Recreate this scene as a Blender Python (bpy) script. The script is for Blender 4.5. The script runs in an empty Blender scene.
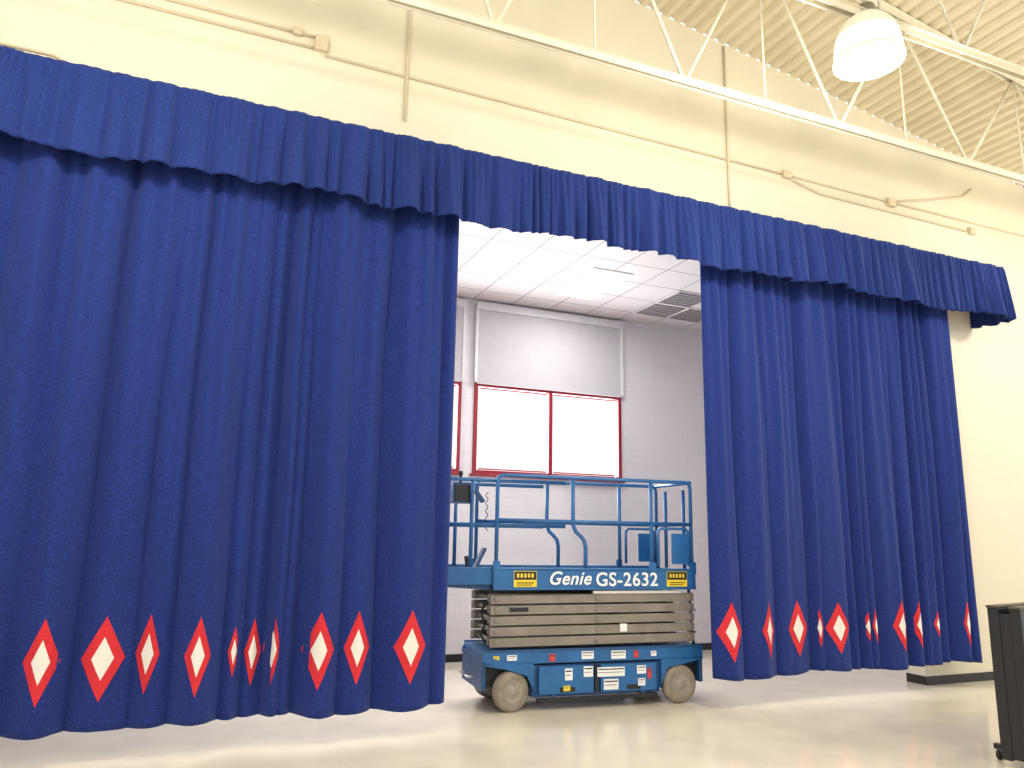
import bpy, math, random
from mathutils import Vector, Matrix, noise
random.seed(7)
scene = bpy.context.scene
try:
    scene.view_settings.view_transform = 'Standard'
    scene.view_settings.look = 'None'
except Exception as e:
    print(e)
COL = scene.collection

# ------------------------------------------------------------ materials
def new_mat(name):
    m = bpy.data.materials.new(name); m.use_nodes = True
    nt = m.node_tree
    return m, nt, nt.nodes['Principled BSDF']

def mat(name, col, rough=0.5, metal=0.0, var=0.06, scale=8.0, bump=0.0, bscale=60.0, emit=None, estr=0.0, sheen=0.0):
    m, nt, b = new_mat(name)
    tc = nt.nodes.new('ShaderNodeTexCoord')
    n = nt.nodes.new('ShaderNodeTexNoise'); n.inputs['Scale'].default_value = scale
    n.inputs['Detail'].default_value = 4
    nt.links.new(tc.outputs['Object'], n.inputs['Vector'])
    r = nt.nodes.new('ShaderNodeValToRGB')
    r.color_ramp.elements[0].position = 0.3; r.color_ramp.elements[1].position = 0.7
    r.color_ramp.elements[0].color = (*[c*(1-var) for c in col], 1)
    r.color_ramp.elements[1].color = (*[min(1, c*(1+var)) for c in col], 1)
    nt.links.new(n.outputs['Fac'], r.inputs['Fac'])
    nt.links.new(r.outputs['Color'], b.inputs['Base Color'])
    b.inputs['Roughness'].default_value = rough
    b.inputs['Metallic'].default_value = metal
    if sheen:
        b.inputs['Sheen Weight'].default_value = sheen
        b.inputs['Sheen Roughness'].default_value = 0.5
        b.inputs['Sheen Tint'].default_value = (0.40, 0.52, 1, 1)
        b.inputs['Specular IOR Level'].default_value = 0.15
    if emit:
        b.inputs['Emission Color'].default_value = (*emit, 1)
        b.inputs['Emission Strength'].default_value = estr
    if bump:
        n2 = nt.nodes.new('ShaderNodeTexNoise'); n2.inputs['Scale'].default_value = bscale
        nt.links.new(tc.outputs['Object'], n2.inputs['Vector'])
        bp = nt.nodes.new('ShaderNodeBump'); bp.inputs['Strength'].default_value = bump
        bp.inputs['Distance'].default_value = 0.01
        nt.links.new(n2.outputs['Fac'], bp.inputs['Height'])
        nt.links.new(bp.outputs['Normal'], b.inputs['Normal'])
    return m

def block_mat(name, col, line, bw=0.4, bh=0.2, mortar=0.006, bump=0.35, swap='XZ'):
    m, nt, b = new_mat(name)
    tc = nt.nodes.new('ShaderNodeTexCoord')
    sp = nt.nodes.new('ShaderNodeSeparateXYZ'); cb = nt.nodes.new('ShaderNodeCombineXYZ')
    nt.links.new(tc.outputs['Object'], sp.inputs[0])
    nt.links.new(sp.outputs[swap[0]], cb.inputs[0]); nt.links.new(sp.outputs[swap[1]], cb.inputs[1])
    br = nt.nodes.new('ShaderNodeTexBrick')
    br.inputs['Scale'].default_value = 1.0
    br.inputs['Brick Width'].default_value = bw; br.inputs['Row Height'].default_value = bh
    br.inputs['Mortar Size'].default_value = mortar; br.inputs['Mortar Smooth'].default_value = 0.4
    br.inputs['Color1'].default_value = (*col, 1); br.inputs['Color2'].default_value = (*[c*0.985 for c in col], 1)
    br.inputs['Mortar'].default_value = (*line, 1)
    if swap == 'XY':
        br.offset = 0.0
    nt.links.new(cb.outputs[0], br.inputs['Vector'])
    n = nt.nodes.new('ShaderNodeTexNoise'); n.inputs['Scale'].default_value = 0.8; n.inputs['Detail'].default_value = 5
    nt.links.new(tc.outputs['Object'], n.inputs['Vector'])
    mr = nt.nodes.new('ShaderNodeMapRange'); mr.inputs['To Min'].default_value = 0.95; mr.inputs['To Max'].default_value = 1.04
    nt.links.new(n.outputs['Fac'], mr.inputs['Value'])
    mx = nt.nodes.new('ShaderNodeVectorMath'); mx.operation = 'SCALE'
    nt.links.new(br.outputs['Color'], mx.inputs[0]); nt.links.new(mr.outputs[0], mx.inputs['Scale'])
    nt.links.new(mx.outputs[0], b.inputs['Base Color'])
    b.inputs['Roughness'].default_value = 0.6
    if bump:
        bp = nt.nodes.new('ShaderNodeBump'); bp.inputs['Strength'].default_value = bump; bp.inputs['Distance'].default_value = 0.01
        bp.invert = True
        nt.links.new(br.outputs['Fac'], bp.inputs['Height']); nt.links.new(bp.outputs['Normal'], b.inputs['Normal'])
    return m

M_wall = block_mat('painted_wall_cream', (0.745, 0.69, 0.54), (0.735, 0.68, 0.525), bump=0.06)
M_stagewall = block_mat('painted_block_white', (0.84, 0.81, 0.82), (0.77, 0.74, 0.75), bump=0.2)
M_tile = block_mat('ceiling_tile', (0.72, 0.70, 0.70), (0.34, 0.325, 0.33), bw=0.61, bh=0.61, mortar=0.012, bump=0.2, swap='XY')
M_floor = mat('floor_vinyl', (0.82, 0.755, 0.62), rough=0.15, var=0.06, scale=2.5, bump=0.02, bscale=12)
M_deck = mat('roof_deck_paint', (0.66, 0.59, 0.42), rough=0.6, var=0.05, scale=2)
M_truss = mat('truss_paint', (0.72, 0.67, 0.53), rough=0.5, var=0.03)
M_cond = mat('conduit_paint', (0.62, 0.54, 0.38), rough=0.5, var=0.03)
M_base = mat('baseboard_rubber', (0.012, 0.012, 0.013), rough=0.4)
M_cloth = mat('curtain_velour_blue', (0.0165, 0.034, 0.180), rough=0.9, var=0.42, scale=85, bump=0.5, bscale=140, sheen=0.16)
M_cloth2 = mat('valance_velour_blue', (0.0155, 0.033, 0.165), rough=0.9, var=0.36, scale=80, bump=0.45, bscale=140, sheen=0.14)
M_red = mat('applique_red', (0.62, 0.02, 0.03), rough=0.85, var=0.12, scale=60)
M_white = mat('applique_white', (0.80, 0.77, 0.70), rough=0.85, var=0.05, scale=60)
M_frame = mat('window_frame_red', (0.33, 0.015, 0.03), rough=0.45)
M_blind = mat('roller_blind_fabric', (0.60, 0.575, 0.59), rough=0.9, var=0.02)
M_trim = mat('trim_white', (0.82, 0.80, 0.80), rough=0.5)
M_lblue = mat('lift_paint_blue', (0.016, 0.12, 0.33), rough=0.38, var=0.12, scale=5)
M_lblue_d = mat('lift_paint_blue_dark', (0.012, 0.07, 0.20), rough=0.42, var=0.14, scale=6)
M_arm = mat('scissor_arm_grey', (0.23, 0.205, 0.175), rough=0.45, var=0.14, scale=6)
M_dark = mat('dark_recess', (0.015, 0.015, 0.018), rough=0.6)
M_tyre = mat('tyre_grey', (0.27, 0.23, 0.18), rough=0.8, var=0.2, scale=12, bump=0.2)
M_hub = mat('hub_metal', (0.34, 0.30, 0.25), rough=0.5, metal=0.3)
M_steel = mat('steel', (0.55, 0.55, 0.56), rough=0.3, metal=0.9)
M_yel = mat('sign_yellow', (0.85, 0.62, 0.03), rough=0.5)
M_stk = mat('sticker_white', (0.85, 0.85, 0.85), rough=0.5)
M_stkr = mat('sticker_red', (0.6, 0.04, 0.03), rough=0.5)
M_black = mat('black_laminate', (0.010, 0.010, 0.012), rough=0.35)
M_tan = mat('dark_edge', (0.06, 0.045, 0.03), rough=0.4)
M_light = mat('lamp_glow', (0.95, 0.93, 0.88), rough=0.4, emit=(1, 0.96, 0.88), estr=3.0)
M_lampside = mat('lamp_refractor_side', (0.80, 0.78, 0.70), rough=0.25, emit=(1, 0.95, 0.84), estr=0.75)
M_lamptop = mat('lamp_refractor_top', (0.70, 0.64, 0.50), rough=0.3, emit=(1, 0.88, 0.62), estr=0.35)
M_troff = mat('troffer_lens', (0.9, 0.9, 0.9), rough=0.4, emit=(1, 0.98, 0.97), estr=0.5)
M_vent = mat('vent_grey', (0.30, 0.28, 0.29), rough=0.6)

# ------------------------------------------------------------ mesh builder
class B:
    def __init__(s): s.v=[]; s.f=[]; s.m=[]; s.sm=[]; s.mats=[]
    def mi(s, m):
        if m not in s.mats: s.mats.append(m)
        return s.mats.index(m)
    def add(s, vs, fs, m, smooth=False, M=None):
        o=len(s.v); k=s.mi(m)
        for v in vs:
            v=Vector(v)
            if M is not None: v = M @ v
            s.v.append(v)
        for f in fs:
            s.f.append([o+i for i in f]); s.m.append(k); s.sm.append(smooth)
    def box(s, x0,x1,y0,y1,z0,z1, m, M=None):
        vs=[(x0,y0,z0),(x1,y0,z0),(x1,y1,z0),(x0,y1,z0),(x0,y0,z1),(x1,y0,z1),(x1,y1,z1),(x0,y1,z1)]
        fs=[(0,3,2,1),(4,5,6,7),(0,1,5,4),(1,2,6,5),(2,3,7,6),(3,0,4,7)]
        s.add(vs,fs,m,False,M)
    def bar(s, p0, p1, w, h, m, up=(0,0,1)):
        p0=Vector(p0);p1=Vector(p1);d=(p1-p0);L=d.length;d.normalize()
        u=Vector(up); sd=d.cross(u)
        if sd.length<1e-4: sd=d.cross(Vector((1,0,0)))
        sd.normalize(); u=sd.cross(d)
        vs=[]
        for p in (p0,p1):
            for a,b in ((-1,-1),(1,-1),(1,1),(-1,1)):
                vs.append(p+sd*a*w/2+u*b*h/2)
        s.add(vs,[(0,3,2,1)[::-1],(4,5,6,7)[::-1],(0,1,5,4)[::-1],(1,2,6,5)[::-1],(2,3,7,6)[::-1],(3,0,4,7)[::-1]],m)
    def tube(s, pts, r, m, seg=10):
        pts=[Vector(p) for p in pts]; n=len(pts); vs=[];fs=[]
        prev=None
        for i,p in enumerate(pts):
            if i==0: d=pts[1]-p
            elif i==n-1: d=p-pts[i-1]
            else: d=(pts[i+1]-p).normalized()+(p-pts[i-1]).normalized()
            d.normalize()
            if prev is None:
                a=d.cross(Vector((0,0,1)))
                if a.length<1e-3: a=d.cross(Vector((1,0,0)))
            else:
                a=prev-d*prev.dot(d)
            a.normalize(); prev=a.copy(); b=d.cross(a)
            for k in range(seg):
                t=2*math.pi*k/seg
                vs.append(p+a*math.cos(t)*r+b*math.sin(t)*r)
        for i in range(n-1):
            for k in range(seg):
                k2=(k+1)%seg
                fs.append((i*seg+k,i*seg+k2,(i+1)*seg+k2,(i+1)*seg+k))
        fs.append(tuple(range(seg))[::-1]); fs.append(tuple((n-1)*seg+k for k in range(seg)))
        s.add(vs,fs,m,True)
    def lathe(s, prof, m, M=None, seg=32, ribs=0.0):
        vs=[];fs=[]
        for (r,z) in prof:
            for k in range(seg):
                t=2*math.pi*k/seg
                rr = r*(1+(ribs if k%2 else 0))
                vs.append((rr*math.cos(t),rr*math.sin(t),z))
        for i in range(len(prof)-1):
            for k in range(seg):
                k2=(k+1)%seg
                fs.append((i*seg+k,i*seg+k2,(i+1)*seg+k2,(i+1)*seg+k))
        s.add(vs,fs,m,True,M)
    def obj(s, name, parent=None, bevel=0.0):
        me=bpy.data.meshes.new(name); me.from_pydata([tuple(v) for v in s.v],[],s.f)
        for m in s.mats: me.materials.append(m)
        for i,p in enumerate(me.polygons):
            p.material_index=s.m[i]; p.use_smooth=s.sm[i]
        me.update()
        o=bpy.data.objects.new(name,me); COL.objects.link(o)
        if parent: o.parent=parent
        if bevel:
            bv=o.modifiers.new('bevel','BEVEL'); bv.width=bevel; bv.segments=2; bv.limit_method='ANGLE'; bv.angle_limit=math.radians(50)
        return o
def empty(name, loc=(0,0,0), rot=0):
    e=bpy.data.objects.new(name,None); COL.objects.link(e); e.location=loc; e.rotation_euler=(0,0,rot); e.empty_display_size=0.2
    return e

# ------------------------------------------------------------ camera
F=770.0; CAM=Vector((0,0,1.66))
X=Vector((1859,-185,-F)).normalized()
p=math.radians(11.2); cz,sz=math.cos(p),math.sin(p)
a=-(X.y*cz+X.z*(-sz))/X.x
Z=Vector((a,cz,-sz)).normalized()
Y=Z.cross(X).normalized()
cam_d=bpy.data.cameras.new('camera'); cam=bpy.data.objects.new('camera',cam_d); COL.objects.link(cam)
cam.matrix_world=Matrix(((X.x,X.y,X.z,CAM.x),(Y.x,Y.y,Y.z,CAM.y),(Z.x,Z.y,Z.z,CAM.z),(0,0,0,1)))
cam_d.lens=F/1024*36; cam_d.sensor_width=36; cam_d.clip_start=0.05
scene.camera=cam

# ------------------------------------------------------------ room
WY=7.0; WT=0.27; BY=10.25; OX0=-2.4; OX1=8.40; OZ=5.0; SC=5.06
def roof(x): return 8.0-0.15*(x-4.42)
def prism(b, x0,x1,y0,y1,z0,zt0,zt1,m):
    vs=[(x0,y0,z0),(x1,y0,z0),(x1,y1,z0),(x0,y1,z0),(x0,y0,zt0),(x1,y0,zt1),(x1,y1,zt1),(x0,y1,zt0)]
    b.add(vs,[(0,3,2,1),(4,5,6,7),(0,1,5,4),(1,2,6,5),(2,3,7,6),(3,0,4,7)],m)
b=B()
prism(b,-6,OX0,WY,WY+WT,0,roof(-6),roof(OX0),M_wall)
prism(b,OX0,OX1,WY,WY+WT,OZ,roof(OX0),roof(OX1),M_wall)
prism(b,OX1,14,WY,WY+WT,0,roof(OX1),roof(14),M_wall)
b.obj('wall_front')
b=B(); b.box(-6,14,-7,BY+0.2,-0.1,0,M_floor); b.obj('floor')
W=[(1.09,3.535),(3.73,6.16)]; WZ0,WZ1=2.52,3.83
b=B()
xs=[-2.8,W[0][0],W[0][1],W[1][0],W[1][1],9.2]
for i in range(5):
    if i in (1,3):
        b.box(xs[i],xs[i+1],BY,BY+0.2,0,WZ0,M_stagewall); b.box(xs[i],xs[i+1],BY,BY+0.2,WZ1,SC+0.2,M_stagewall)
    else: b.box(xs[i],xs[i+1],BY,BY+0.2,0,SC+0.2,M_stagewall)
b.obj('wall_back')
b=B(); b.box(-2.8,-2.6,WY+WT,BY,0,SC+0.2,M_stagewall); b.obj('wall_left')
b=B(); b.box(9.0,9.2,WY+WT,BY,0,SC+0.2,M_stagewall); b.obj('wall_right')
b=B(); b.box(-2.6,9.0,WY+WT,BY,SC,SC+0.1,M_tile); b.obj('ceiling_stage')
b=B(); vs=[];fs=[]; x=-6.0; prof=[]
while x<14:
    for dx,dz in ((0,0),(0.060,0),(0.082,0.045),(0.143,0.045),(0.165,0)):
        prof.append((x+dx,roof(x+dx)+dz))
    x+=0.165
ys=[-7,0,WY+0.02]
for y in ys:
    for (px,pz) in prof: vs.append((px,y,pz))
n=len(prof)
for j in range(len(ys)-1):
    for i in range(n-1):
        fs.append((j*n+i,j*n+i+1,(j+1)*n+i+1,(j+1)*n+i))
b.add(vs,fs,M_deck); b.obj('ceiling')
b=B(); b.box(-2.6,9.0,BY-0.012,BY,0,0.1,M_base); b.obj('baseboard_back')
b=B(); b.box(OX1-0.012,14,WY-0.012,WY,0,0.1,M_base); b.box(OX1-0.012,OX1,WY,WY+WT,0,0.1,M_base); b.obj('baseboard_front')
b=B(); b.box(-6,OX0+.012,WY-0.012,WY,0,0.1,M_base); b.obj('baseboard_left')
# windows
for i,(x0,x1) in enumerate(W):
    b=B(); t=0.055; y0,y1=BY-0.03,BY+0.06
    b.box(x0,x1,y0,y1,WZ0,WZ0+t,M_frame); b.box(x0,x1,y0,y1,WZ1-t,WZ1,M_frame)
    b.box(x0,x0+t,y0,y1,WZ0+t,WZ1-t,M_frame); b.box(x1-t,x1,y0,y1,WZ0+t,WZ1-t,M_frame)
    xm=(x0+x1)/2; b.box(xm-0.03,xm+0.03,y0,y1,WZ0+t,WZ1-t,M_frame)
    for (a0,a1) in ((x0+t,xm-0.03),(xm+0.03,x1-t)):
        b.tube([(a0+.03,y0+.03,WZ0+t+.02),(a1-.03,y0+.03,WZ0+t+.02)],0.012,M_frame,6)
        b.tube([(a0+.03,y0+.03,WZ1-t-.02),(a1-.03,y0+.03,WZ1-t-.02)],0.012,M_frame,6)
    b.box(x0-0.04,x1+0.04,BY-0.07,BY-0.001,WZ0-0.03,WZ0-0.002,M_frame)
    b.obj('window_%d'%(i+1),bevel=0.004)
    e=empty('roller_blind')
    zb=WZ1+0.0
    b=B(); b.box(x0+0.02,x1-0.02,BY-0.06,BY-0.055,zb,SC-0.14,M_blind)
    b.box(x0+0.02,x1-0.02,BY-0.067,BY-0.05,zb-0.02,zb+0.01,M_blind); b.obj('shade',e)
    b=B(); b.box(x0-0.02,x1+0.02,BY-0.1,BY-0.002,SC-0.15,SC-0.03,M_trim); b.obj('cassette',e,0.01)
    b=B(); b.box(x0-0.02,x0+0.02,BY-0.075,BY-0.035,WZ1,SC-0.15,M_trim); b.box(x1-0.02,x1+0.02,BY-0.075,BY-0.035,WZ1,SC-0.15,M_trim); b.obj('side_channels',e)
b=B(); b.box(-2.6,9,BY-0.03,BY,SC-0.03,SC,M_trim); b.obj('trim_1')
def troffer(x,y,w,d,m):
    b=B(); b.box(x-w/2,x+w/2,y-d/2,y+d/2,SC-0.012,SC-0.001,M_trim)
    b.box(x-w/2+.03,x+w/2-.03,y-d/2+.03,y+d/2-.03,SC-0.02,SC-0.012,m)
    return b
for (x,y) in ((4.88,8.845),(1.22,8.845)): troffer(x,y,0.61,1.2,M_troff).obj('ceiling_light_panel')
for (x,y) in ((6.4,9.46),(6.4,8.85),(7.0,9.46)):
    b=troffer(x,y,0.6,0.6,M_vent)
    for k in range(6): b.box(x-.26,x+.26,y-.25+k*.09,y-.23+k*.09,SC-.03,SC-.02,M_vent)
    b.obj('ceiling_vent')

# ------------------------------------------------------------ conduits
def conduit(name, pts_list, boxes):
    b=B()
    for pts in pts_list: b.tube(pts,0.014,M_cond,8)
    for (x,z,w,h) in boxes: b.box(x-w/2,x+w/2,WY-0.055,WY-0.001,z-h/2,z+h/2,M_cond)
    b.obj(name)
yy=WY-0.017
conduit('wall_conduit',[
  [(-4,yy,6.30),(0.8,yy,6.30)],[(-4,yy,6.42),(0.8,yy,6.42)],
  [(0.9,yy,6.25),(6.6,yy,6.2)],[(6.7,yy,6.2),(8.4,yy,6.18)],[(8.5,yy,6.18),(14,yy,6.16)],
  [(8.5,yy,6.2),(9.2,yy,6.36),(9.9,yy,6.55),(10.1,yy,6.7)],
  [(6.7,yy,6.16),(7.2,yy,6.05),(8.5,yy,6.04),(9.9,yy,6.02)],
  [(1.72,yy,5.75),(1.72,yy,8.35)],[(5.75,yy,5.35),(5.75,yy,7.75)],
  [(-4,yy,5.62),(-1.35,yy,5.62),(-1.28,yy,5.59),(-1.25,yy,5.52),(-1.25,yy,5.3)]],
  [(0.85,6.36,0.12,0.16),(0.62,6.42,.08,.07),(6.65,6.2,.12,.1),(8.45,6.17,.12,.12),(10.0,6.03,.1,.1)])

# ------------------------------------------------------------ trusses
def truss(y, zb=5.93):
    b=B(); x0,x1=-5.8,13.8
    for s in (-0.03,0.03):
        b.bar((x0,y+s,zb),(x1,y+s,zb),0.012,0.06,M_truss)
        b.bar((x0,y+s*1.0,zb+0.03),(x1,y+s,zb+0.03),0.05,0.008,M_truss)
        b.bar((x0,y+s,roof(x0)-0.06),(x1,y+s,roof(x1)-0.06),0.012,0.07,M_truss)
        b.bar((x0,y+s,roof(x0)-0.02),(x1,y+s,roof(x1)-0.02),0.05,0.01,M_truss)
    x=-5.7; st=1.95
    while x+st<13.9:
        xm=x+st/2
        b.tube([(x,y,zb),(xm,y,roof(xm)-0.06)],0.018,M_truss,6)
        b.tube([(xm,y,roof(xm)-0.06),(x+st,y,zb)],0.018,M_truss,6)
        b.tube([(xm,y,zb),(xm,y,roof(xm)-0.06)],0.012,M_truss,6)
        x+=st
    b.obj('roof_truss')
for y in (5.5,4.1,2.7,1.3): truss(y)

# ------------------------------------------------------------ high bay lamps
def lamp(x,y,z):
    e=empty('high_bay_lamp',(x,y,z))
    b=B()
    b.lathe([(0.001,-0.225),(0.10,-0.223),(0.19,-0.21),(0.245,-0.185),(0.262,-0.16)],M_light,seg=48)
    b.lathe([(0.262,-0.16),(0.262,-0.10),(0.255,-0.03),(0.24,0.05)],M_lampside,seg=64,ribs=0.018)
    b.lathe([(0.24,0.05),(0.215,0.12),(0.175,0.18),(0.13,0.22),(0.11,0.23)],M_lamptop,seg=64,ribs=0.025)
    b.obj('dome',e)
    b=B(); b.lathe([(0.264,-0.175),(0.276,-0.172),(0.276,-0.15),(0.264,-0.147)],M_lamptop,seg=40)
    b.lathe([(0.115,0.22),(0.12,0.225),(0.12,0.24),(0.085,0.26),(0.08,0.33),(0.04,0.36),(0.001,0.36)],M_steel,seg=24)
    b.tube([(0,0,0.35),(0,0,roof(x)-0.012-z)],0.012,M_truss,8)
    b.obj('ballast',e)
    l=bpy.data.lights.new('lamp_light','POINT'); l.energy=250; l.color=(1,0.93,0.81); l.shadow_soft_size=0.2
    lo=bpy.data.objects.new('lamp_light',l); COL.objects.link(lo); lo.parent=e; lo.location=(0,0,-0.48)
for (x,y) in ((4.86,4.11),(-0.8,4.11),(4.86,-1.2),(-0.8,-1.2),(10.6,4.11),(10.6,-1.2)): lamp(x,y,5.70)

# ------------------------------------------------------------ curtains
class Curtain:
    def __init__(s, valleys, y0, z0, z1, seed):
        s.v=valleys; s.y0=y0; s.z0=z0; s.z1=z1; s.seed=seed
        rnd=random.Random(seed)
        n=len(valleys)-1
        s.amp=[min(0.155,0.50*(valleys[i+1]-valleys[i]))*rnd.uniform(0.65,1.15) for i in range(n)]
        s.sk=[rnd.uniform(0.75,1.35) for i in range(n)]
        s.pw=[rnd.uniform(0.75,1.3) for i in range(n)]
        s.fade=[rnd.uniform(0.3,0.95) for i in range(n)]
        s.off=[rnd.uniform(-0.03,0.06) for _ in valleys]
    def F(s,x,z):
        t=(z-s.z0)/(s.z1-s.z0)
        env=min(1,(x-s.v[0])/0.3,(s.v[-1]-x)/0.3); env=max(0,env)
        xs=x+env*(0.11*t*noise.noise(Vector((x*1.3,z*0.25,s.seed)))+0.03*t*noise.noise(Vector((x*4,z*0.5,s.seed+5))))
        i=0
        while i<len(s.v)-2 and xs>s.v[i+1]: i+=1
        w=s.v[i+1]-s.v[i]; u=min(1,max(0,(xs-s.v[i])/w))
        u2=u**s.sk[i]
        bump=math.sin(math.pi*u2)**s.pw[i] if 0<u2<1 else 0
        su=u*u*(3-2*u)
        offs=s.off[i]*(1-su)+s.off[i+1]*su
        fold=s.amp[i]*bump*(1-(1-s.fade[i])*t)
        top=0.026*t**1.2*math.sin(2*math.pi*(x/0.17+0.35*math.sin(x*2.3)+0.2*math.sin(x*6.1)))
        mid=0.050*noise.noise(Vector((x*2.2,z*0.22,s.seed+9)))+0.026*noise.noise(Vector((x*7,z*0.35,s.seed+3)))+0.007*noise.noise(Vector((x*18,z*0.8,s.seed+1)))
        return s.y0-fold+offs*env+top+mid*(0.3+0.7*env)
    def build(s, name, diamonds):
        e=empty(name)
        b=B(); x0,x1=s.v[0],s.v[-1]; nx=int((x1-x0)/0.011); nz=70
        vs=[];fs=[]
        for j in range(nz+1):
            z=s.z0+(s.z1-s.z0)*j/nz
            for i in range(nx+1):
                x=x0+(x1-x0)*i/nx
                zz=z+(0.012*math.sin(x*3.1)+0.008*math.sin(x*9))*(1-j/nz)
                vs.append((x,s.F(x,z),zz))
        for j in range(nz):
            for i in range(nx):
                q=j*(nx+1)+i; fs.append((q,q+1,q+nx+2,q+nx+1))
        b.add(vs,fs,M_cloth,True)
        o=b.obj('fabric',e)
        sd=o.modifiers.new('thick','SOLIDIFY'); sd.thickness=0.006; sd.offset=1.0
        b=B()
        for (xc,hw,zc,hh) in diamonds:
            for (k,dy,m) in ((1.0,0.010,M_red),(0.51,0.014,M_white)):
                vs=[];fs=[]; N=30; K=20
                for j in range(N+1):
                    v=-1+2*j/N; half=max(1-abs(v),0.001)*hw*k
                    for i in range(K+1):
                        x=xc+half*(-1+2*i/K); z=zc+v*hh*k
                        x=min(max(x,x0+.002),x1-.002)
                        vs.append((x,min(s.F(x,z),0.5*(s.F(x-.006,z)+s.F(x+.006,z)))-dy,z))
                for j in range(N):
                    for i in range(K):
                        q=j*(K+1)+i; fs.append((q,q+1,q+K+2,q+K+1))
                b.add(vs,fs,m,True)
        b.obj('diamond_applique',e)
        b=B(); b.bar((x0-.05,s.y0,s.z1+0.05),(x1+.05,s.y0,s.z1+0.05),0.06,0.06,M_steel)
        x=x0+0.1
        while x<x1: b.box(x-.01,x+.01,s.y0-.01,s.y0+.01,s.z1-.02,s.z1+.03,M_steel); x+=0.3
        b.obj('track',e)
        return e
zc=0.73
CL=Curtain([-2.7,-2.2,-1.8,-1.42,-1.03,-.625,-.22,.04,.40,.56,.71,.84,.95,1.30,1.60,2.10,2.235],6.70,0.235,4.93,3)
CL.build('stage_curtain',[(-.81,.115,zc,.30),(-.425,.145,zc,.30),(-.13,.085,.75,.29),(.22,.095,.735,.29),(.485,.045,.74,.19),(.63,.065,.725,.26),(.77,.06,.75,.28),(1.125,.125,.735,.30),(1.445,.11,.74,.29),(1.89,.145,.735,.30),(-1.25,.12,zc,.3),(-1.65,.12,zc,.3),(-2.0,.11,zc,.3)])
CR=Curtain([5.08,5.45,5.90,6.40,6.52,6.94,7.08,7.22,7.36,7.83,8.06,8.18,8.36,8.52,8.8,8.99],6.72,0.29,4.93,9)
CR.build('stage_curtain',[(5.245,.145,.75,.295),(5.74,.115,.75,.285),(6.18,.16,.75,.29),(6.46,.035,.75,.2),(6.71,.16,.745,.27),(7.16,.05,.745,.16),(7.29,.045,.745,.19),(7.65,.15,.745,.28),(7.94,.10,.745,.27),(8.27,.06,.74,.15),(8.70,.06,.74,.26)])

# valance
def valance():
    e=empty('stage_valance'); XR=9.82; YV=6.46; z0,z1=4.56,5.29
    rnd=random.Random(5); xs=[-3.4]
    while xs[-1]<12: xs.append(xs[-1]+rnd.choice((rnd.uniform(0.07,0.14),rnd.uniform(0.14,0.34))))
    amps=[rnd.uniform(0.5,1.25) for _ in xs]
    def disp(s,t):
        i=0
        while s>xs[i+1]: i+=1
        w=xs[i+1]-xs[i]; u=(s-xs[i])/w
        big=math.sin(math.pi*u)**1.0*amps[i]*min(w*0.60,0.14)
        small=math.sin(2*math.pi*(s/0.075+0.7*math.sin(s*3.7)+0.5*math.sin(s*8.3)))
        nz_=noise.noise(Vector((s*9,t*1.2,3)))
        return big*(0.20+0.80*(1-t)**0.8)+0.012*small*(0.45+0.55*t)*(1 if t<0.93 else 0.4)+0.024*nz_*(1-abs(2*t-1)**4)
    L0=XR+3.0; L=L0+(WY-YV)
    ns=int(L/0.010); nz=26
    b=B(); vs=[];fs=[]
    for j in range(nz+1):
        t=j/nz
        for i in range(ns+1):
            s=L*i/ns
            d=disp(s-3.0,t)
            if s<=L0: x,y,nx_,ny_=s-3.0,YV,0,-1
            else: x,y,nx_,ny_=XR,YV+(s-L0),1,0
            k=1
            if abs(s-L0)<0.06: k=abs(s-L0)/0.06
            if s>L0: k*=min(1,(L-s)/0.1)*0.6
            sag=0.018*math.sin((s)*2.1)+0.016*math.sin(s*5.3)+0.020*noise.noise(Vector((s*3.1,0,8)))-0.12*(d-0.03)
            z=z0+(z1-z0)*t+sag*(1-t)
            vs.append((x+nx_*d*k,y+ny_*d*k,z))
    for j in range(nz):
        for i in range(ns):
            q=j*(ns+1)+i; fs.append((q,q+1,q+ns+2,q+ns+1))
    b.add(vs,fs,M_cloth2,True)
    o=b.obj('fabric',e); sd=o.modifiers.new('thick','SOLIDIFY'); sd.thickness=0.006; sd.offset=-1
    b=B(); b.box(-3.0,XR-0.01,YV+0.03,WY-0.002,z1-0.05,z1-0.01,M_cloth2); b.obj('header_board',e)
valance()

# ------------------------------------------------------------ scissor lift
lift=empty('scissor_lift',(4.05,7.54,0),math.radians(-5))
b=B()
def wheel(x,ysgn,steer=0):
    R=0.19; w=0.055
    M=Matrix.Translation((x,ysgn*0.35,R)) @ Matrix.Rotation(steer,4,'Z') @ Matrix.Rotation(math.pi/2,4,'X')
    b.lathe([(0.001,-w),(0.105,-w),(0.11,-w-.004),(0.165,-w-.003),(0.183,-w+.012),(0.19,-w+.03),(0.19,w-.03),(0.183,w-.012),(0.165,w+.003),(0.11,w+.004),(0.105,w),(0.001,w)],M_tyre,M,seg=36)
    for s in (-1,1):
        b.lathe([(0.001,s*(w+.012)),(0.035,s*(w+.012)),(0.045,s*(w+.004)),(0.095,s*(w+.003)),(0.10,s*(w+.006)),(0.108,s*(w+.004))],M_hub,M,seg=24)
        for k in range(5):
            t=k*2*math.pi/5
            b.lathe([(0.001,s*(w+.016)),(0.009,s*(w+.016)),(0.009,s*w)],M_steel,M@Matrix.Translation((.07*math.cos(t),.07*math.sin(t),0)),seg=6)
wheel(-0.92,-1,0.22); wheel(-0.92,1,0.22); wheel(0.92,-1); wheel(0.92,1)
b.obj('wheels',lift)
b=B()
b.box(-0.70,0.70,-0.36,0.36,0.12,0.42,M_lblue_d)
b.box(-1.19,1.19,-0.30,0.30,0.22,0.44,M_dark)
b.box(-1.20,1.20,-0.385,0.385,0.44,0.56,M_lblue)
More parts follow.
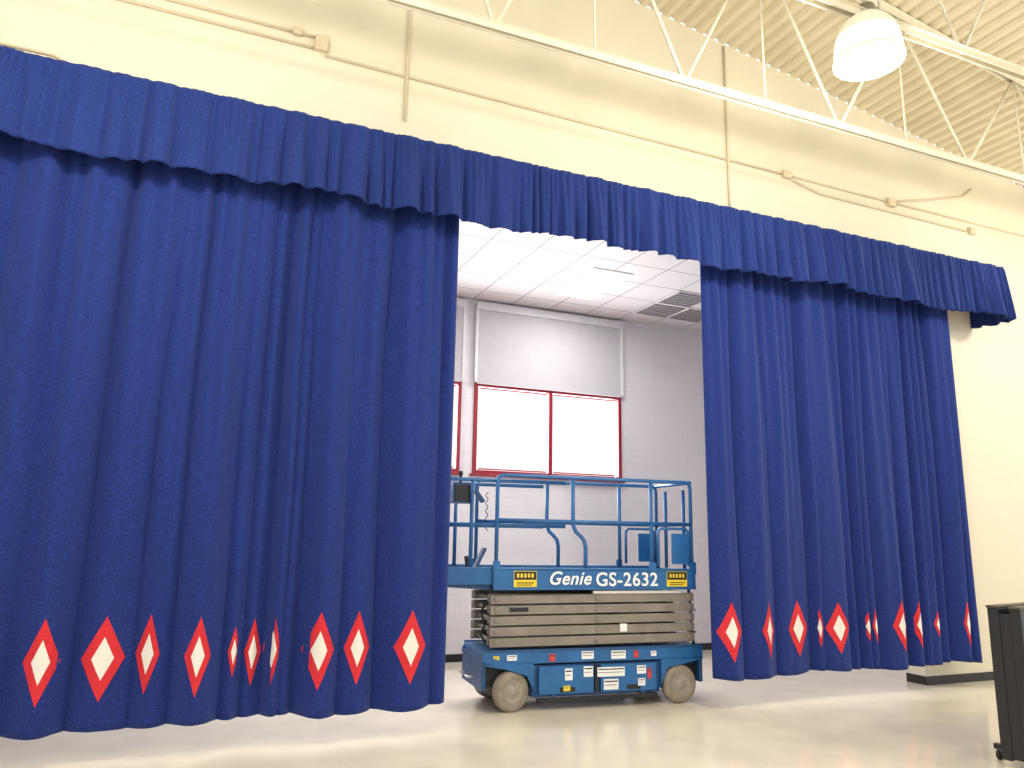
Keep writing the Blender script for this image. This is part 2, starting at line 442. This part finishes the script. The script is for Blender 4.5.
b.box(-1.22,-1.18,-0.37,0.37,0.20,0.50,M_lblue_d)
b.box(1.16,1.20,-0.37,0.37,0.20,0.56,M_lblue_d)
for sy in (-1,1):
    y0,y1=(-0.40,-0.36) if sy<0 else (0.36,0.40)
    b.box(-0.64,-0.06,y0,y1,0.15,0.41,M_lblue)
    b.box(0.02,0.64,y0,y1,0.15,0.41,M_lblue)
    b.box(-0.04,0.0,y0+.01,y1-.01,0.15,0.41,M_dark)
    for sx in (-1,1):
        vs=[(sx*0.70,y0,0.44),(sx*0.70,y0,0.20),(sx*0.66,y0,0.13),(sx*0.78,y0,0.36),(sx*1.12,y0,0.42),(sx*1.20,y0,0.44)]
        vs2=[(v[0],y1,v[2]) for v in vs]
        n=6; b.add(vs+vs2,[tuple(range(n)),tuple(range(n,2*n))[::-1]]+[(i,(i+1)%n,(i+1)%n+n,i+n) for i in range(n)],M_lblue)
    b.box(-0.66,0.66,y0+.005,y1-.005,0.075,0.115,M_dark)
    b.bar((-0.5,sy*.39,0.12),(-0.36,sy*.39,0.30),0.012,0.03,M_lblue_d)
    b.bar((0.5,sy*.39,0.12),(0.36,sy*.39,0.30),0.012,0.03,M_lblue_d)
    for x in (-0.42,0.30): b.box(x,x+.16,y0-.003 if sy<0 else y1,y0 if sy<0 else y1+.003,0.165,0.21,M_dark)
    b.bar((-1.2,sy*.388,.565),(1.2,sy*.388,.565),.014,.02,M_lblue_d)
b.bar((-1.22,-0.38,0.50),(-0.76,-0.41,0.36),0.02,0.06,M_lblue)
b.bar((-1.22,0.38,0.50),(-0.76,0.41,0.36),0.02,0.06,M_lblue)
b.box(-1.10,-0.75,-0.30,0.30,0.14,0.24,M_dark)
b.box(0.80,1.05,-0.30,0.30,0.12,0.26,M_dark)
b.tube([(-1.23,-.15,.3),(-1.30,-.15,.3),(-1.30,.15,.3),(-1.23,.15,.3)],0.012,M_steel)
b.obj('chassis',lift,0.006)
b=B()
for (x,z,w,h,m) in ((-0.92,0.50,.10,.05,M_stk),(-0.12,0.505,.13,.075,M_stk),(0.22,0.50,.16,.08,M_stk),(0.62,.50,.06,.05,M_stk),(-0.50,.49,.06,.07,M_stkr),(0.42,.50,.05,.07,M_stkr),
    (-0.33,.33,.08,.11,M_stk),(-0.12,.35,.10,.10,M_stk),(0.13,.34,.30,.09,M_stk),(0.13,.22,.16,.10,M_stk),(0.47,.35,.10,.08,M_stk),(0.47,.23,.08,.07,M_stk),(-0.35,.20,.07,.05,M_yel),(0.56,.31,.04,.10,M_stkr),(-1.08,.50,.06,.04,M_yel)):
    y=-0.387 if z>.43 else -0.402
    b.box(x-w/2,x+w/2,y-.004,y+.002,z-h/2,z+h/2,m)
    b.box(x-w/2+.008,x+w/2-.008,y-.005,y-.003,z+h*.22,z+h*.34,M_dark)
    b.box(x-w/2+.008,x+w/2-.02,y-.005,y-.003,z-h*.10,z-h*.02,M_arm)
b.obj('decals',lift)
b=B()
N=5; z0=0.60; dz=0.102
for i in range(N):
    z=z0+dz*i+0.045
    for sy in (-1,1):
        for (yo,tilt) in ((0.345,0.006),(0.275,-0.006)):
            b.bar((-1.14,sy*yo,z-tilt),(1.12,sy*yo,z+tilt),0.045,0.084,M_arm)
        for xx in (-1.08,0,1.06):
            b.tube([(xx,sy*0.36,z),(xx,sy*0.38,z)],0.026,M_arm,14)
    for xx in (-1.08,1.06): b.tube([(xx,-.34,z),(xx,.34,z)],0.022,M_arm,10)
for xx in (-0.5,0.5):
    b.box(xx-.05,xx+.05,-.25,.25,.64,1.04,M_arm)
b.tube([(-0.7,0,.68),(0.5,0,.95)],0.05,M_dark,14); b.tube([(0.5,0,.95),(0.9,0,1.04)],0.03,M_steel,12)
b.tube([(-1.14,-.2,.62),(-1.19,-.2,.7),(-1.15,-.2,.8),(-1.19,-.2,.92),(-1.13,-.2,1.02)],0.012,M_dark)
b.box(0.25,0.33,-.372,-.366,.72,.80,M_stk)
b.box(-0.95,-0.75,-.372,-.366,.93,.97,M_dark)
b.obj('scissor_stack',lift,0.005)
b=B()
b.box(-1.13,1.13,-0.40,0.40,1.14,1.17,M_dark)
for sy in (-1,1):
    y0,y1=(-0.405,-0.385) if sy<0 else (0.385,0.405)
    b.box(-1.13,1.13,y0,y1,1.15,1.335,M_lblue)
    b.bar((-1.13,sy*.40,1.345),(1.13,sy*.40,1.345),.03,.02,M_lblue)
    b.bar((-1.13,sy*.40,1.15),(1.13,sy*.40,1.15),.03,.02,M_lblue)
b.box(1.11,1.13,-.385,.385,1.15,1.335,M_lblue)
b.box(-1.12,1.12,-.385,.385,1.20,1.22,M_arm)
b.box(-1.78,-0.2,-0.35,0.35,1.225,1.26,M_arm)
for sy in (-1,1):
    b.box(-1.78,-1.10,sy*.36-.012,sy*.36+.012,1.19,1.36,M_lblue)
b.box(-1.80,-1.775,-.37,.37,1.19,1.36,M_lblue)
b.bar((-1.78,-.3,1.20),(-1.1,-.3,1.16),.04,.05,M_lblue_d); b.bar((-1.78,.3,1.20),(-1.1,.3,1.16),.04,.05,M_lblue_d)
b.box(-0.05,0.95,-0.38,-0.34,1.10,1.13,M_trim)
b.obj('platform',lift,0.004)
b=B(); r=0.020; TZ=2.27; MZ=1.82; DZ=1.34
for sy in (-1,1):
    y=sy*0.385
    b.tube([(-1.10,y,DZ),(-1.10,y,TZ-.06),(-1.085,y,TZ-.015),(-1.04,y,TZ),(1.04,y,TZ),(1.085,y,TZ-.015),(1.10,y,TZ-.06),(1.10,y,DZ)],r,M_lblue)
    b.tube([(-1.10,y,MZ),(1.10,y,MZ)],r,M_lblue)
    b.tube([(0.62,y,DZ),(0.62,y,TZ)],r,M_lblue)
    b.tube([(-0.28,y-.01*sy,TZ),(-0.28,y,1.86),(-0.275,y,1.78),(-0.25,y,1.72),(-0.20,y,1.68),(-0.155,y,1.63),(-0.14,y,1.56),(-0.14,y,DZ)],r*1.1,M_lblue)
    y=sy*0.335
    b.tube([(-1.76,y,1.30),(-1.76,y,TZ-.12),(-1.745,y,TZ-.075),(-1.70,y,TZ-.055),(-0.35,y,TZ-.055)],r,M_lblue)
    b.tube([(-1.76,y,MZ-.05),(-0.35,y,MZ-.05)],r,M_lblue)
    b.tube([(-1.35,y,1.30),(-1.35,y,TZ-.055)],r,M_lblue)
    y=sy*0.385
    b.tube([(0.70,y,1.38),(0.70,y,1.74),(0.73,y,1.77),(1.03,y,1.77),(1.06,y,1.74),(1.06,y,1.38)],r*.8,M_lblue)
    b.box(0.86,1.06,y-.008,y+.008,1.40,1.72,M_lblue)
for (x,zt,zm,yy2) in ((-1.76,TZ-.055,MZ-.05,.335),(1.10,TZ,MZ,.385)):
    b.tube([(x,-yy2,zt),(x,yy2,zt)],r,M_lblue); b.tube([(x,-yy2,zm),(x,yy2,zm)],r,M_lblue)
b.tube([(1.12,-.2,1.34),(1.12,-.2,2.2)],r,M_lblue); b.tube([(1.12,.2,1.34),(1.12,.2,2.2)],r,M_lblue)
for sy in (-1,1):
    for x in (-1.10,0.62,1.10): b.box(x-.035,x+.035,sy*.40-.012,sy*.40+.012,1.30,1.42,M_lblue)
b.obj('guardrails',lift)
b=B()
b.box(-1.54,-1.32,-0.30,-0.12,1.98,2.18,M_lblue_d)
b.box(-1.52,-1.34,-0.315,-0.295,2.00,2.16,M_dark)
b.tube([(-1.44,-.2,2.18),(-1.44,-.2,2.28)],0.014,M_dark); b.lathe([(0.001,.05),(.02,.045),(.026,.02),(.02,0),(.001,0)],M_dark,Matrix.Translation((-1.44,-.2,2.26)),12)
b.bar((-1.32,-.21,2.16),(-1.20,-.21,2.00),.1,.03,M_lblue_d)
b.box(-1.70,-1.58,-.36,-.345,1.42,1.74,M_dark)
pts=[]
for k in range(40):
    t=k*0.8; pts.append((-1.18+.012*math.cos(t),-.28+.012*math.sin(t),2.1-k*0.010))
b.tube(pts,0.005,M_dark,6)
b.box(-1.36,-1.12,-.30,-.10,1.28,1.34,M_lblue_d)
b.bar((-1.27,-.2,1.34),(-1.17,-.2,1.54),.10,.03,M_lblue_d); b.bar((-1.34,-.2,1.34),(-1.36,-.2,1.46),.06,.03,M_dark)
b.obj('platform_controls',lift,0.005)
b=B()
for sy in (-.2,.2): b.bar((1.215,sy,.42),(1.16,sy,1.14),.03,.02,M_lblue_d)
for z in (.45,.68,.91): b.bar((1.22,-.2,z),(1.22,.2,z),.04,.02,M_steel)
b.obj('ladder',lift)
b=B()
for x in (-0.80,0.90):
    b.box(x-.12,x+.12,-.412,-.405,1.17,1.325,M_yel); b.box(x-.115,x+.115,-.4145,-.411,1.24,1.32,M_dark)
    for k in range(5): b.box(x-.09+.038*k,x-.067+.038*k,-.4165,-.414,1.262,1.30,M_yel)
    b.box(x-.09,x+.09,-.414,-.411,1.205,1.215,M_dark); b.box(x-.09,x+.07,-.414,-.411,1.185,1.193,M_dark)
b.obj('warning_signs',lift)
def text(body,x,z,size,shear=0.0,name='lettering'):
    cu=bpy.data.curves.new('t','FONT'); cu.body=body; cu.size=size; cu.extrude=0.002; cu.shear=shear; cu.offset=0.003; cu.space_character=1.08
    o=bpy.data.objects.new('tmp',cu); COL.objects.link(o)
    bpy.context.view_layer.update()
    dg=bpy.context.evaluated_depsgraph_get()
    me=bpy.data.meshes.new_from_object(o.evaluated_get(dg))
    bpy.data.objects.remove(o)
    me.materials.clear(); me.materials.append(M_stk)
    o=bpy.data.objects.new(name,me); COL.objects.link(o); o.parent=lift
    o.rotation_euler=(math.pi/2,0,0); o.location=(x,-.412,z)
text('Genie',-0.56,1.195,0.18,0.3); text('GS-2632',-0.04,1.18,0.19,0.0)

# ------------------------------------------------------------ folded table cart at the right
cart=empty('folded_table_cart',(6.30,4.25,0),math.radians(12))
b=B()
b.box(-0.30,0.9,-0.06,0.02,0.05,1.17,M_black); b.box(-0.30,0.9,0.10,0.18,0.05,1.17,M_black)
b.box(-0.31,0.91,-0.065,0.025,1.17,1.19,M_tan); b.box(-0.31,0.91,0.095,0.185,1.17,1.19,M_tan)
b.box(-0.29,-0.27,0.0,0.12,0.06,1.13,M_black)
b.obj('table_tops',cart,0.006)
b=B()
for y in (-0.085,0.205):
    b.tube([(-0.12,y,0.1),(-0.12,y,1.0),(-0.07,y,1.05),(0.75,y,1.05),(0.8,y,1.0),(0.8,y,0.1)],0.016,M_black)
    b.tube([(-0.12,y,.55),(0.8,y,.55)],0.014,M_black)
b.bar((-0.12,-.2,.1),(-0.12,.3,.1),.05,.04,M_black); b.bar((0.8,-.2,.1),(0.8,.3,.1),.05,.04,M_black)
for z in (.34,.66):
    b.bar((-.24,-.068,z),(-.24,-.068,z+.14),.018,.014,M_steel); b.bar((-.24,-.068,z),(-.18,-.068,z-.02),.018,.014,M_steel)
for x in (-.12,.8):
    for y in (-.17,.27):
        b.lathe([(0.001,-.015),(.035,-.015),(.04,-.008),(.04,.008),(.035,.015),(.001,.015)],M_dark,Matrix.Translation((x,y,.04))@Matrix.Rotation(math.pi/2,4,'X'),20)
        b.bar((x,y,.04),(x,y,.09),.04,.03,M_steel,up=(1,0,0))
b.obj('frame',cart)

# ------------------------------------------------------------ light
w=bpy.data.worlds.new('world'); scene.world=w; w.use_nodes=True
bg=w.node_tree.nodes['Background']; bg.inputs['Color'].default_value=(1.0,0.99,0.985,1); bg.inputs['Strength'].default_value=1.15
for x in (4.88,1.22):  # fill lamps added under the ceiling panels to brighten the stage
    l=bpy.data.lights.new('stage_fill_light','AREA'); l.shape='RECTANGLE'; l.size=0.55; l.size_y=1.1; l.energy=52; l.color=(1,0.98,0.98)
    o=bpy.data.objects.new('stage_fill_light',l); COL.objects.link(o); o.location=(x,8.845,SC-0.03)
for (x0,x1) in W:
    l=bpy.data.lights.new('window_daylight','AREA'); l.shape='RECTANGLE'; l.size=x1-x0; l.size_y=WZ1-WZ0; l.energy=160; l.color=(1.0,0.985,0.99)
    o=bpy.data.objects.new('window_daylight',l); COL.objects.link(o); o.location=((x0+x1)/2,BY+0.22,(WZ0+WZ1)/2)
    o.rotation_euler=(math.radians(-90),0,0)
